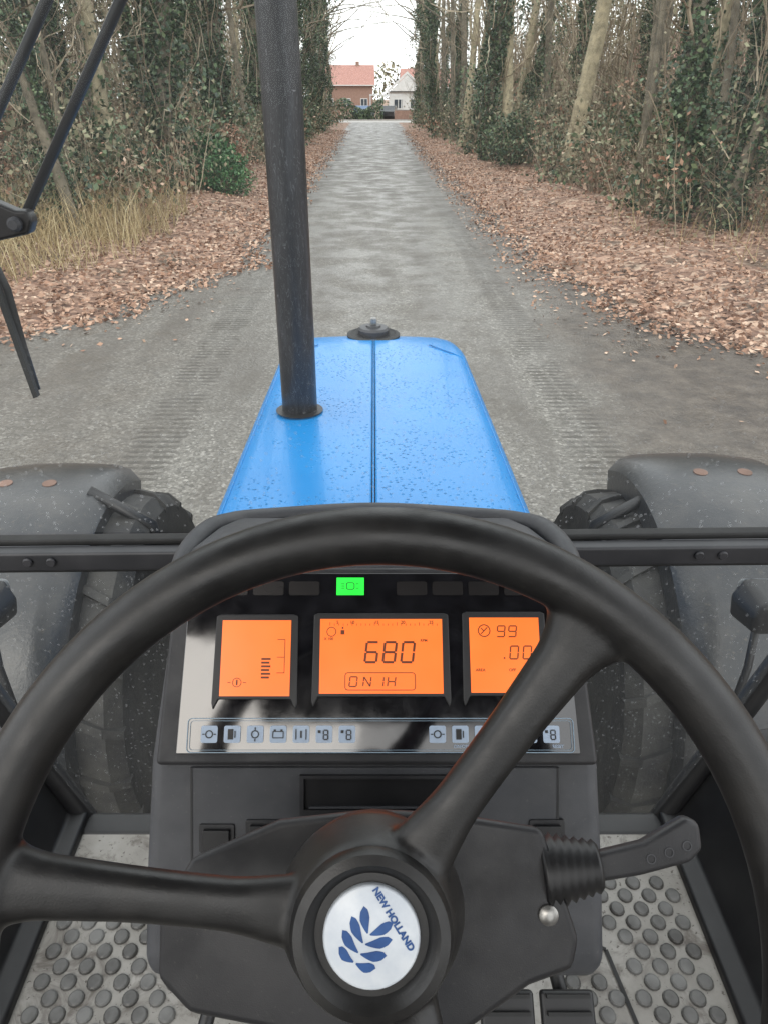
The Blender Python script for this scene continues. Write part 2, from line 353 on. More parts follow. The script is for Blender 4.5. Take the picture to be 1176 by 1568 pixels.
flat('green_indicator_symbol',outline(rrect(-.0255,.150,-.0175,.157,.002),.0009)+[line((-.030,.1515),(-.027,.1515),.0008),line((-.030,.1535),(-.027,.1535),.0008),line((-.030,.1555),(-.027,.1555),.0008),line((-.0165,.1515),(-.0135,.1515),.0008),line((-.0165,.1555),(-.0135,.1555),.0008)],CO,CX,CY,Z+.0016,M['gsym'],db)
cells=[]
for i in range(9):
    a=-.150+i*.0335+.004; c_=rrect(a,.145,a+.0285,.158,.002,3)
    if not(max(p[0] for p in c_)>-.037 and min(p[0] for p in c_)<-.006): cells.append(c_)
M['cell']=mat('lamp_cell',(.010,.009,.009),(.016,.014,.014),rough=.25)
flat('warning_lamps',cells,CO,CX,CY,Z+.0006,M['cell'],db)
flat('icon_strip_border',outline(rrect(-.1665,.0045,.179,.0345,.004),.0008)+outline(rrect(-.1640,.0068,.1765,.0322,.003),.0004),CO,CX,CY,Z+.0003,M['line'],db)
ic=[];sy=[]
ics=[-.1465+i*.0205 for i in range(7)]+[.057+i*.0203 for i in range(6)]
for k,a in enumerate(ics):
    b0=.0205; ic.append(rrect(a-.0074,b0-.0074,a+.0074,b0+.0074,.0018,3))
    circ=[(a+.0036*math.cos(t),b0+.0036*math.sin(t)) for t in np.linspace(0,2*math.pi,14,endpoint=False)]
    K=k%7
    if K==0: sy+=outline(circ,.0011)+[line((a-.0062,b0),(a-.004,b0),.0009),line((a+.004,b0),(a+.0062,b0),.0009)]
    if K==1: sy+=[rect(a-.0038,b0-.0045,a+.001,b0+.0045),line((a+.0026,b0-.003),(a+.0026,b0+.003),.001)]
    if K==2: sy+=outline(circ,.0010)+[line((a,b0-.006),(a,b0-.0038),.0010),line((a,b0+.0038),(a,b0+.006),.0010)]
    if K==3: sy+=outline(rrect(a-.005,b0-.0035,a+.005,b0+.0028,.0005,2),.0008)+[rect(a-.004,b0+.0028,a-.002,b0+.0042),rect(a+.002,b0+.0028,a+.004,b0+.0042)]
    if K==4: sy+=[rect(a-.005,b0-.0045,a-.004,b0+.0045),rect(a+.004,b0-.0045,a+.005,b0+.0045),rect(a-.0008,b0-.003,a+.0008,b0+.003)]
    if K>=5: sy+=digit('8',a-.0005,b0-.0045,.004,.008,.0011,0)+[rect(a-.0055,b0+.001,a-.003,b0+.0035)]
flat('icons',ic,CO,CX,CY,Z+.0006,M['icon'],db)
flat('icon_symbols',sy,CO,CX,CY,Z+.0010,M['black'],db)
for a in(.078,.0985,.164): text('icon_caption','ON/OFF' if a<.15 else 'RESET',.0038,CO,CX,CY,a,.0100,Z+.0006,M['icon'],db)
LX=Vector((1,0,0)); d=Vector((0,.452-.362,-.520+.685)).normalized(); LO=Vector((0,.362,-.685))
prism('lower_fascia',[(-.163,.045),(.165,.045),(.168,.182),(-.166,.182)],LO,LX,d,.003,M['plastic'],db,bev=.002,z0=.001)
flat('storage_slot',[rect(-.0625,.145,.082,.173)],LO,LX,d,.0052,M['black'],db)
for r_ in((-.066,.140,.0855,.145),(-.066,.173,.0855,.176),(-.066,.145,-.0625,.173),(.082,.145,.0855,.173)):
    prism('slot_frame',rect(*r_),LO,LX,d,.005,M['plastic2'],db,z0=.003)
prism('slot_tray',rect(-.058,.146,.078,.1475),LO,LX,d,.003,M['plastic'],db,z0=.0045)
for a,b_ in((-.141,.118),(-.099,.122),(.156,.122)):
    prism('switch_frame',rrect(a-.016,b_-.013,a+.016,b_+.013,.002,3),LO,LX,d,.004,M['plastic2'],db,z0=.002,bev=.001)
    prism('rocker_switch',rrect(a-.012,b_-.010,a+.012,b_+.009,.001,2),LO,LX,d,.006,M['black'],db,z0=.004,bev=.001)
for a in(-.164,.166): flat('panel_seam',[line((a,.045),(a,.182),.0016)],LO,LX,d,.0048,M['black'],db)
# column shroud
SO=WC-WN*.10
sp=[(-.137,-.021),(-.118,.0125),(-.061,.036),(0,.0425),(.05,.040),(.112,.031),(.133,-.0365),(.128,-.055),(.10,-.064),(.06,-.090),(-.03,-.095),(-.115,-.080),(-.136,-.060)]
prism('column_shroud',sp[::-1],SO,WX,WE,-.130,M['plastic2'],db,bev=.006,seg=3,taper=.72,tc=(0,-.07))
flat('shroud_seam',[line((.0,.0420),(.0,.033),.0012)],SO,WX,WE,.0006,M['black'],db)
revolve('shroud_screw',[(.0062,.0),(.0062,.0015),(.004,.003),(.0015,.0033)],SO+WX*.112+WE*(-.0215)+WN*.0005,WX,WE,M['steel'],db,20)
pts=[];rad=[]
for i in range(15):
    s=i/14; pts.append(SO+WX*(.112+.038*s)+WE*(.000+.004*s)+WN*(-.016+.004*s)); rad.append((.025-.009*s)*(1 if i%2 else .86))
tube('stalk_boot',pts,rad,M['black'],db,20)
prism('indicator_stalk',[(.142,-.006),(.175,-.001),(.208,.007),(.217,.015),(.216,.032),(.207,.036),(.178,.020),(.142,.012)],SO,WX,WE,.012,M['plastic2'],db,bev=.004,z0=-.018,seg=3)
for i,a in enumerate((.182,.194,.206)):
    flat('stalk_symbol',outline([(a+.0032*math.cos(t),.010+i*.004+.0032*math.sin(t)) for t in np.linspace(0,2*math.pi,14,endpoint=False)],.0007),SO,WX,WE,-.0055,M['plastic'],db)
# ============================================================ CAB
cab=empty('tractor_cab',CAB)
ff=-1.10
mesh('floor_plate',[(-.50,.10,ff),(.50,.10,ff),(.50,.80,ff),(-.50,.80,ff),(-.50,.10,ff-.02),(.50,.10,ff-.02),(.50,.80,ff-.02),(-.50,.80,ff-.02)],[(0,1,2,3),(7,6,5,4),(0,4,5,1),(1,5,6,2),(2,6,7,3),(3,7,4,0)],M['alu'],cab)
V=[];F=[]
for sgn in(-1,1):
    for iy in range(20):
        for ix in range(7):
            x=sgn*(.285+ix*.038+(iy%2)*.019); y=.34+iy*.0215
            if abs(x)>.485 or y>(.655 if sgn<0 else .71) or abs(x)<.28: continue
            if (sgn>0 and abs(x-.37-(y-.5)*-.25)<.016): continue
            k=len(V)
            for r,h in((.0118,.0003),(.0108,.0035),(.0088,.0048)):
                for j in range(14):
                    a=2*math.pi*j/14; V.append((x+r*math.cos(a),y+r*math.sin(a),ff+h))
            for q in range(2):
                for j in range(14):
                    a=k+q*14+j;b_=k+q*14+(j+1)%14; F.append((a,b_,b_+14,a+14))
            F.append(tuple(range(k+28,k+42)))
mesh('floor_studs',V,F,M['bumpm'],cab,smooth=False)
flatp=[line((.30,.62),(.345,.60),.006),line((.345,.60),(.375,.40),.006),line((-.16,.3),(-.16,.62),.006),line((.12,.3),(.12,.6),.005),line((.19,.3),(.19,.6),.005)]
flat('floor_seams',flatp,(0,0,ff),(1,0,0),(0,1,0),.002,M['seal'],cab)
for sgn in(-1,1):
    prism('door_sill',[(.50*1,-1.13),(.50,-1.085),(.53,-1.08),(.56,-1.0),(.60,-.90),(.68,-.88),(.68,-1.2)] if sgn>0 else [(-.50,-1.13),(-.68,-1.2),(-.68,-.88),(-.60,-.90),(-.56,-1.0),(-.53,-1.08),(-.50,-1.085)],(0,.84,0),(1,0,0),(0,0,1),.9,M['black'],cab,bev=.006)
    tube('corner_post',smoothpath([(sgn*.49,.83,-1.16),(sgn*.53,.84,-1.06),(sgn*.60,.85,-.86),(sgn*.69,.86,-.56),(sgn*.75,.87,-.2),(sgn*.77,.87,.62)]),.019,M['black'],cab,12)
    tube('rear_post',[(sgn*.66,-.75,-1.1),(sgn*.72,-.78,-.2),(sgn*.72,-.75,.62)],.035,M['frame'],cab,12)
    tube('door_post',[(sgn*.66,-.15,-1.1),(sgn*.74,-.15,-.2),(sgn*.73,-.15,.62)],.025,M['frame'],cab,12)
box('lower_front_sill',(0,.815,-1.135),(1.04,.05,.075),M['black'],cab,bev=.01)
box('windscreen_crossbar',(0,.825,-.545),(1.38,.022,.030),M['frame'],cab,bev=.004,rot=(0,math.radians(-.7),0))
box('crossbar_seal',(0,.846,-.528),(1.38,.018,.010),M['seal'],cab,bev=.003,rot=(0,math.radians(-.7),0))
box('crossbar_seal_lower',(0,.838,-.568),(1.38,.018,.008),M['seal'],cab,bev=.003,rot=(0,math.radians(-.7),0))
for x in(-.470,-.438,.440,.472):
    revolve('bolt',[(.0065,0),(.0065,.002),(.005,.0035)],(x,.813,-.5425+x*.0122),(1,0,0),(0,0,1),M['frame'],cab,16)
mesh('windscreen',[(-.74,.853,-.525),(.74,.853,-.525),(.75,.853,.6),(-.75,.853,.6)],[(0,1,2,3)],M['glass'],cab)
mesh('lower_window',[(-.53,.832,-1.12),(.53,.832,-1.12),(.68,.848,-.57),(-.68,.848,-.57)],[(0,1,2,3)],M['glass2'],cab)
M['liner']=mat('headliner',(.10,.10,.10),(.15,.15,.145),rough=.9,scale=20)
prism('cab_roof',[(-.78,-.40),(-.40,-.47),(-.36,-.82),(.50,-.82),(.54,-.55),(.78,-.48),(.78,.92),(-.78,.92)],(0,0,.63),(1,0,0),(0,1,0),.12,M['liner'],cab,bev=.02)  # unseen roof; rear corners cut open so the cluster glass reflects sky
box('seat_cushion',(0,-.38,-.62),(.5,.46,.14),M['seal'],cab,bev=.04,seg=4)
box('seat_backrest',(0,-.66,-.28),(.5,.12,.62),M['seal'],cab,bev=.05,rot=(math.radians(10),0,0),seg=4)
box('seat_base',(0,-.38,-.90),(.36,.36,.40),M['black'],cab,bev=.03)
pd=empty('brake_pedals',CAB)
for x in(.155,.225):
    box('pedal_pad',(x,.42,-.93),(.062,.075,.014),M['black'],pd,bev=.004,rot=(math.radians(35),0,0))
    for k in range(4): box('pedal_rib',(x,.40+k*.014,-.934+k*.0098),(.05,.004,.012),M['seal'],pd,rot=(math.radians(35),0,0))
    tube('pedal_arm',[(x,.44,-.93),(x,.55,-.95),(x,.62,-.80)],.009,M['black'],pd,8)
cp=empty('clutch_pedal',CAB)
box('pedal_pad',(-.20,.34,-.93),(.07,.07,.014),M['black'],cp,bev=.004,rot=(math.radians(35),0,0))
tube('pedal_arm',[(-.20,.36,-.93),(-.19,.52,-.95),(-.16,.62,-.80)],.009,M['black'],cp,8)
wi=empty('windscreen_wiper',CAB)
tube('wiper_arm',[(-.15,.885,.23),(-.254,.88,.083),(-.396,.875,-.118)],.0058,M['black'],wi,8)
tube('wiper_link',[(-.226,.885,.23),(-.328,.88,.083),(-.400,.875,-.014),(-.455,.872,-.09)],.0058,M['black'],wi,8)
prism('wiper_bracket',[(-.470,-.150),(-.385,-.133),(-.378,-.118),(-.383,-.108),(-.395,-.108),(-.425,-.095),(-.44,-.08),(-.470,-.075)],(0,.872,0),(1,0,0),(0,0,1),.02,M['black'],wi,bev=.004)
revolve('wiper_pivot',[(.008,0),(.008,.006),(.005,.009)],(-.397,.852,-.122),(1,0,0),(0,0,1),M['plastic'],wi,16)
tube('wiper_blade_arm',[(-.45,.875,-.14),(-.438,.878,-.20),(-.437,.880,-.27),(-.430,.878,-.325)],[.004,.005,.005,.003],M['black'],wi,8)
prism('wiper_blade',[(-.455,-.12),(-.449,-.12),(-.4265,-.330),(-.4325,-.332)],(0,.872,0),(1,0,0),(0,0,1),.008,M['seal'],wi)
# ============================================================ BONNET
bn=empty('tractor_bonnet',CAB)
def bsec(y):
    zt=-.775-.045*max(0,(y-1.2)/1.6); w=.356-.010*min(1,(y-.9)/1.6)
    if y>2.58:
        f=(y-2.58)/.34; w=.346-.062*f**2.0; zt-=.03*f**3
    sec=[(0,zt+.006),(.006,zt+.006)]
    for q in(.3,.6,.84): sec.append((w*q,zt+.004-.010*q*q))
    sec+=[(w*.93,zt-.010),(w*.97,zt-.022),(w*.99,zt-.042),(w,zt-.07),(w*1.0,zt-.16),(w*.99,zt-.27)]
    return sec
V=[];F=[];ys=list(np.linspace(1.0,2.55,22))+list(np.linspace(2.6,2.92,9)); m_=len(bsec(1))
for s in(-1,1):
    k0=len(V)
    for y in ys:
        for x,z in bsec(y): V.append((s*(x+.0046),y,z))
    for i in range(len(ys)-1):
        for j in range(m_-1):
            a=k0+i*m_+j; f=(a,a+1,a+1+m_,a+m_); F.append(f if s>0 else f[::-1])
o=mesh('bonnet_panels',V,F,M['blue'],bn,smooth=True)
md=o.modifiers.new('s','SOLIDIFY'); md.thickness=.004; md.offset=-1
V=[];F=[]
rows=[(2.92,0,1.0),(2.955,-.02,.985),(2.975,-.07,.97),(2.985,-.25,.96),(2.97,-.55,.95)]
top=bsec(2.92)[:9]
full=[(-x,z) for x,z in top[::-1]]+[(x,z) for x,z in top[1:]]
for y,dz,sc in rows:
    for x,z in full: V.append((x*sc,y-.03*(abs(x)/.28)**2,z+dz))
nf=len(full)
for i in range(len(rows)-1):
    for j in range(nf-1): a=i*nf+j; F.append((a,a+1,a+1+nf,a+nf))
mesh('bonnet_nose',V,F,M['blue'],bn,smooth=True)
prism('centre_seam',[(1.0,bsec(1.0)[0][1]-.006),(1.0,-.83),(2.9,-.88),(2.9,bsec(2.9)[0][1]-.006),(2.6,bsec(2.6)[0][1]-.006),(1.2,bsec(1.2)[0][1]-.006)],(-.009,0,0),(0,1,0),(0,0,1),.018,M['seal'],bn)
tube('centre_bead',[(0,y,bsec(y)[0][1]-.0015) for y in np.linspace(1.0,2.88,30)],.0024,M['blue'],bn,8)
for s in (-1,1):
    tube('shoulder_bead',[(s*(bsec(y)[5][0]+.004),y,bsec(y)[5][1]+.0005) for y in np.linspace(1.0,2.55,14)]+[(s*(.30-.09*q),2.56+.12*q,bsec(2.6)[4][1]+.004) for q in (.15,.5,1.0)],.0022,M['blue'],bn,6)
revolve('cap_ring',[(.105,-.004),(.105,.004),(.09,.008),(.085,.004)],(0,2.84,-.822),(1,0,0),(0,1,0),M['seal'],bn,40)
revolve('filler_cap',[(.062,0),(.062,.020),(.055,.028),(.03,.030),(.028,.036),(.010,.038)],(0,2.84,-.818),(1,0,0),(0,1,0),M['frame'],bn,32)
box('cap_catch',(0,2.84,-.770),(.026,.02,.035),M['steel'],bn,bev=.006)
box('engine_block',(0,1.9,-1.55),(.58,1.9,.62),M['seal'],bn,bev=.03)
for s in(-1,1): box('side_grille',(s*.325,1.95,-1.2),(.02,1.7,.26),M['black'],bn)
ex_=empty('exhaust_pipe',CAB)
tube('stack',[(-.215,1.975,-1.1),(-.215,1.975,-.6),(-.217,1.974,.0),(-.222,1.972,.35),(-.228,1.970,.75)],[.051,.0505,.049,.047,.046],M['exh'],ex_,40)
tube('stack_tip',[(-.228,1.970,.75),(-.23,1.95,.85),(-.235,1.88,.92)],[.046,.046,.046],M['exh'],ex_,24)
revolve('bonnet_hole',[(.068,0),(.068,.0015),(.060,.0015)],(-.215,1.965,-.7905),(1,0,0),(0,1,-.03),M['black'],ex_,40)
for s in(-1,1):
    fe=empty('front_fender',CAB); wc=Vector((s*.90,2.0,-1.76+(.0 if s>0 else -.04)))
    V=[];F=[]; sec=[(-.255,-.12),(-.252,-.05),(-.215,-.010),(-.17,.006),(-.09,.010),(0,.012),(.09,.010),(.198,-.002),(.213,-.02),(.215,-.085)]; ns=len(sec)
    for i in range(25):
        a=math.radians(62+i*4.9)
        for x,r in sec:
            rr=.725+r; V.append((s*1.095+s*x,wc.y+rr*math.cos(a)*1.0,wc.z+rr*math.sin(a)))
    for i in range(24):
        for j in range(ns-1): q=i*ns+j; f=(q,q+ns,q+ns+1,q+1); F.append(f if s>0 else f[::-1])
    o=mesh('mudguard',V,F,M['fender'],fe,smooth=True); md=o.modifiers.new('s','SOLIDIFY'); md.thickness=.006
    md=o.modifiers.new('e','EDGE_SPLIT'); md.split_angle=.7
    tube('mudguard_bracket',[(s*.90,2.0,-1.08),(s*.72,2.0,-1.2),(s*.62,2.0,-1.75)],.02,M['black'],fe,8)
    for x in(1.03,1.17):
        a=math.radians(88); revolve('mudguard_bolt',[(.022,0),(.022,.003),(.012,.005)],(s*x,wc.y+.735*math.cos(a),wc.z+.735*math.sin(a)),(1,0,0),(0,1,.03),M['rust'],fe,16)
    fw=empty('front_wheel',CAB)
    Y_=Vector((0,1,0));Z_=Vector((0,0,1))
    revolve('tyre_casing',[(.36,-.17),(.46,-.205),(.55,-.20),(.59,-.16),(.60,0),(.59,.16),(.55,.20),(.46,.205),(.36,.17)],(s*.92,2.0,-1.76),Y_,Z_,M['tyre'],fw,48)
    revolve('wheel_rim',[(.36,-.16),(.34,-.16),(.30,-.06),(.1,-.03),(.1,.03),(.30,.06),(.34,.16),(.36,.16)],(s*.92,2.0,-1.76),Y_,Z_,M['white'],fw,32)
    V=[];F=[]
    for i in range(40):
        a0=2*math.pi*i/40; sd=1 if i%2 else -1
        pts=[]
        for q in range(5):
            u=q/4; x=sd*(.01+u*.195); a=a0+u*.16; r=.580-.045*max(0,u-.7)/.3
            for da,dr in((-.03,0),(-.022,.028),(.022,.028),(.03,0)):
                pts.append((s*.92+x,2.0+(r+dr)*math.cos(a+da),-1.76+(r+dr)*math.sin(a+da)))
        k=len(V); V+=pts
        for q in range(4):
            for j in range(4): F.append((k+q*4+j,k+q*4+(j+1)%4,k+(q+1)*4+(j+1)%4,k+(q+1)*4+j))
        F.append((k+3,k+2,k+1,k)); F.append((k+16,k+17,k+18,k+19))
    mesh('tyre_lugs',V,F,M['tyre'],fw)
    wl=empty('work_light',CAB); c0=(s*.755,1.14,-.85)
    prism('lamp_housing',[(-.05,-.045),(.05,-.045),(.06,0),(.045,.045),(-.04,.05),(-.06,.01)],c0,(1,0,0),(0,0,1),.08,M['black'],wl,bev=.012,seg=3,taper=.75)
    flat('lamp_lens',[rrect(-.045,-.04,.045,.04,.01)],Vector(c0)+Vector((0,.004,0)),(-1,0,0),(0,0,1),0,M['white'],wl)
    tube('lamp_bracket',[(c0[0],1.12,-.88),(c0[0],1.10,-1.0),(s*.68,1.0,-1.2)],.008,M['black'],wl,8)
# ============================================================ GROUND
LY=[-40,2,5.5,7.9,9.4,12,30,90,95]; LXs=[-60,-14,-8,-4.2,-3.1,-2.15,-2.2,-2.4,-2.4]
RY=[-40,2,5,7.4,8.7,12,30,90,95]; RXs=[60,14,8,4.2,3.4,2.75,2.6,2.6,2.6]
def wob(y): return .12*np.sin(y*1.7)+.07*np.sin(y*4.3+1)+.05*np.sin(y*9.1)
def eL(y): return np.interp(y,LY,LXs)+wob(y)
def eR(y): return np.interp(y,RY,RXs)+wob(y+9)
def gz(x,y):
    x=np.asarray(x,float); y=np.asarray(y,float)
    d=np.maximum(eL(y)-x, x-eR(y)); t=np.clip(d/2.2,0,1); t=t*t*(3-2*t)
    k=np.clip((86-y)/6,0,1)*np.clip((y+30)/10,0,1)
    return k*t*(.16+.05*np.sin(x*1.3+y*.7)+.05*np.sin(y*1.9-x*.6)+.03*np.sin(x*4+y*3.1))-.004*(t<=0)
xs=np.concatenate([np.linspace(-500,-40,10),np.linspace(-34,-10,25),np.linspace(-9.6,9.6,110),np.linspace(10,34,25),np.linspace(40,500,10)])
ys_=np.concatenate([np.linspace(-300,-20,8),np.linspace(-15,4,12),np.linspace(4.3,40,150),np.linspace(41,96,60),np.linspace(110,900,10)])
GX,GY=np.meshgrid(xs,ys_); GZ=gz(GX,GY)
V=np.stack([GX.ravel(),GY.ravel(),GZ.ravel()],1).tolist(); nx=len(xs)
F=[(i*nx+j,i*nx+j+1,(i+1)*nx+j+1,(i+1)*nx+j) for i in range(len(ys_)-1) for j in range(nx-1)]
m,nt,b=newmat('leaf_litter_ground'); M['ground']=m
tc=nt.nodes.new('ShaderNodeTexCoord')
vo=N(nt,'ShaderNodeTexVoronoi',Scale=11.0); nt.links.new(tc.outputs['Object'],vo.inputs['Vector'])
sx=nt.nodes.new('ShaderNodeSeparateColor'); nt.links.new(vo.outputs['Color'],sx.inputs[0])
c=ramp(nt,[(0,(.10,.055,.038)),(.4,(.22,.13,.088)),(.75,(.33,.21,.15)),(1,(.42,.31,.23))],sx.outputs[0]).outputs[0]
c=mixc(nt,ramp(nt,[(.52,(0,0,0)),(.68,(1,1,1))],noise(nt,1.1,5,.7)).outputs[0],c,(.085,.066,.046))
nt.links.new(c,b.inputs['Base Color']); b.inputs['Roughness'].default_value=.9; bump(nt,b,vo.outputs['Distance'],.7,.04)
mesh('ground',V,F,M['ground'],smooth=True)
m,nt,b=newmat('asphalt'); M['asph']=m
tc=nt.nodes.new('ShaderNodeTexCoord'); sp_=nt.nodes.new('ShaderNodeSeparateXYZ'); nt.links.new(tc.outputs['Object'],sp_.inputs[0])
ab=math_(nt,'ABSOLUTE',sp_.outputs[0])
vo=N(nt,'ShaderNodeTexVoronoi',Scale=48.0); nt.links.new(tc.outputs['Object'],vo.inputs['Vector'])
sx=nt.nodes.new('ShaderNodeSeparateColor'); nt.links.new(vo.outputs['Color'],sx.inputs[0])
c=ramp(nt,[(0,(.082,.076,.066)),(.45,(.125,.117,.102)),(.85,(.172,.162,.144)),(1,(.29,.275,.25))],sx.outputs[0]).outputs[0]
mp=N(nt,'ShaderNodeMapping'); mp.inputs['Scale'].default_value=(1.8,.25,1); nt.links.new(tc.outputs['Object'],mp.inputs[0])
c=mixc(nt,ramp(nt,[(.44,(0,0,0)),(.64,(.75,.75,.75))],noise(nt,1.0,6,.62,mp.outputs[0])).outputs[0],c,(.080,.071,.060))
c=mixc(nt,ramp(nt,[(.55,(0,0,0)),(.66,(.35,.35,.35))],noise(nt,5,6,.8)).outputs[0],c,(.065,.057,.047))
nn=noise(nt,.8,5,.7); xn=math_(nt,'ADD',ab,math_(nt,'MULTIPLY',math_(nt,'SUBTRACT',nn,.5),1.8))
dirt=ramp(nt,[(.0,(0,0,0)),(.42,(0,0,0)),(.56,(.75,.75,.75)),(.8,(1,1,1))],math_(nt,'DIVIDE',xn,4.0))
mud=ramp(nt,[(.36,(.036,.028,.022)),(.5,(.070,.056,.044)),(.66,(.12,.10,.08))],noise(nt,4,8,.78)).outputs[0]
side=N(nt,'ShaderNodeMapRange'); side.inputs[1].default_value=-2.6; side.inputs[2].default_value=-1.5; side.inputs[3].default_value=.3; side.inputs[4].default_value=1; nt.links.new(sp_.outputs[0],side.inputs[0])
c=mixc(nt,math_(nt,'MULTIPLY',dirt.outputs[0],side.outputs[0]),c,mud)
xj=math_(nt,'DIVIDE',math_(nt,'ADD',ab,math_(nt,'MULTIPLY',math_(nt,'SUBTRACT',noise(nt,1.2,2),.5),.18)),4.0)
band=ramp(nt,[(.365,(0,0,0)),(.385,(1,1,1)),(.418,(1,1,1)),(.424,(.2,.2,.2)),(.432,(1,1,1)),(.465,(1,1,1)),(.485,(0,0,0))],xj)
wv=N(nt,'ShaderNodeTexWave',Scale=3.4,Distortion=1.0); wv.bands_direction='Y'; wv.inputs['Detail Scale'].default_value=3; nt.links.new(tc.outputs['Object'],wv.inputs['Vector'])
wr=ramp(nt,[(.35,(1,1,1)),(.55,(0,0,0))],wv.outputs[1])
pm=ramp(nt,[(.38,(0,0,0)),(.54,(.8,.8,.8))],noise(nt,1.3,5,.7))
tm=math_(nt,'MULTIPLY',math_(nt,'MULTIPLY',band.outputs[0],wr.outputs[0]),pm.outputs[0])
c=mixc(nt,tm,c,(.042,.036,.029)); nt.links.new(c,b.inputs['Base Color'])
rr=ramp(nt,[(.40,(.32,)*3),(.6,(.72,)*3)],noise(nt,1.5,5,.6)); nt.links.new(rr.outputs[0],b.inputs['Roughness'])
hh=mixc(nt,.4,vo.outputs['Distance'],noise(nt,7,7,.75)); hh=mixc(nt,tm,hh,(0,0,0)); bump(nt,b,hh,.65,.016)
ry=np.concatenate([np.linspace(-40,2,10),np.linspace(2.4,40,160),np.linspace(41,87.5,40)])
V=[];F=[]
for i,y in enumerate(ry):
    a,c_=float(eL(y))-.08,float(eR(y))+.08
    for q in np.linspace(0,1,9): V.append((a+(c_-a)*q,y,.002))
for i in range(len(ry)-1):
    for j in range(8): F.append((i*9+j,i*9+j+1,i*9+j+10,i*9+j+9))
mesh('road',V,F,M['asph'])
M['road2']=mat('light_paving',(.24,.23,.21),(.33,.31,.29),rough=.7,scale=3)
mesh('cross_road',[(-80,87.3,.010),(80,87.3,.010),(80,94.5,.010),(-80,94.5,.010)],[(0,1,2,3)],M['road2'])
box('kerb',(0,94.6,.06),(160,.2,.14),M['road2'])
M['lawn']=mat('lawn_grass',(.12,.15,.035),(.22,.24,.07),rough=.9,scale=3,bs=.6,bscale=30,bd=.05)
V=[];F=[]
for i,y in enumerate(np.linspace(20,84,30)):
    for x in np.linspace(11.5,60,12): V.append((x,y,float(gz(x,y))+.03))
F=[(i*12+j,i*12+j+1,i*12+j+13,i*12+j+12) for i in range(29) for j in range(11)]
mesh('lawn',V,F,M['lawn'],smooth=True)
# ------------------------------------------------------------ leaves helpers
def leafquads(C,size,asp=.62,upbias=0):
    n=len(C); u=rng.normal(size=(n,3))
    if upbias: u[:,2]*=upbias
    u/=np.linalg.norm(u,axis=1)[:,None]
    w=rng.normal(size=(n,3))
    if upbias: w[:,2]*=upbias
    v=w-u*(w*u).sum(1)[:,None]; v/=np.linalg.norm(v,axis=1)[:,None]
    s=(size*rng.uniform(.6,1.35,n))[:,None]
    return np.stack([C+u*s,C+v*s*asp+u*s*.1,C-u*s,C-v*s*asp+u*s*.1],1).reshape(-1,3)
OFF=[(1,0,.4),(-.5,.85,-.6),(-.5,-.85,.5)]
class MB:
    def __init__(s): s.V=[];s.F=[];s.mi=[];s.L=[]
    def twig(s,pts,rad,mi=0):
        k=len(s.V)
        for p,r in zip(pts,rad):
            for o in OFF: s.V.append((p[0]+o[0]*r,p[1]+o[1]*r,p[2]+o[2]*r))
        for i in range(len(pts)-1):
            for j in range(3):
                a=k+i*3+j;b_=k+i*3+(j+1)%3; s.F.append((a,b_,b_+3,a+3)); s.mi.append(mi)
    def limb(s,pts,rad,n=9,mi=0):
        f0=len(s.F); tubeVF(pts,rad,n,s.V,s.F,cap=False); s.mi+=[mi]*(len(s.F)-f0)
    def leaves(s,C,size,mi,**k):
        if len(C): s.L.append((leafquads(np.asarray(C,float),size,**k),mi))
    def build(s,name,mats):
        V=[tuple(v) for v in s.V];F=list(s.F);mi=list(s.mi)
        for P,m_ in s.L:
            k=len(V); V+=P.tolist(); q=len(P)//4; F+=[(k+4*i,k+4*i+1,k+4*i+2,k+4*i+3) for i in range(q)]; mi+=[m_]*q
        me=bpy.data.meshes.new(name); me.from_pydata(V,[],F)
        for m_ in mats: me.materials.append(m_)
        me.polygons.foreach_set('material_index',mi); me.update()
        return me
TM=[M['barkpale'],M['twig'],M['ivy'],M['brown'],M['ever'],M['back'],M['grass'],M['barkdk']]
def path(p,d,L,n,wig,up=0):
    P=[np.array(p,float)]; d=np.array(d,float); d/=np.linalg.norm(d)
    for i in range(n):
        d=d+rng.normal(size=3)*wig+np.array([0,0,up]); d/=np.linalg.norm(d); P.append(P[-1]+d*L/n)
    return P,d
def branches(mb,P,r0,level,cnt,L,mi=1,t0=.3):
    for _ in range(cnt):
        t=rng.uniform(t0,1)*(len(P)-1); i=min(int(t),len(P)-2); f=t-i; p=P[i]*(1-f)+P[i+1]*f
        ax=P[min(i+1,len(P)-1)]-P[i]; ax/=np.linalg.norm(ax)+1e-9
        d=rng.normal(size=3); d-=ax*(d@ax)*.8; d/=np.linalg.norm(d); d=d*.9+ax*.5; d[2]+=.25
        l=L*rng.uniform(.5,1.2); n=5 if level>1 else 3
        Q,_d=path(p,d,l,n,.22,.04)
        r=r0*rng.uniform(.35,.6); mb.twig(Q,[r*(1-.75*k/n) for k in range(n+1)],mi)
        if level>1: branches(mb,Q,r,level-1,max(2,int(cnt*.55)),L*.5,mi,.2)
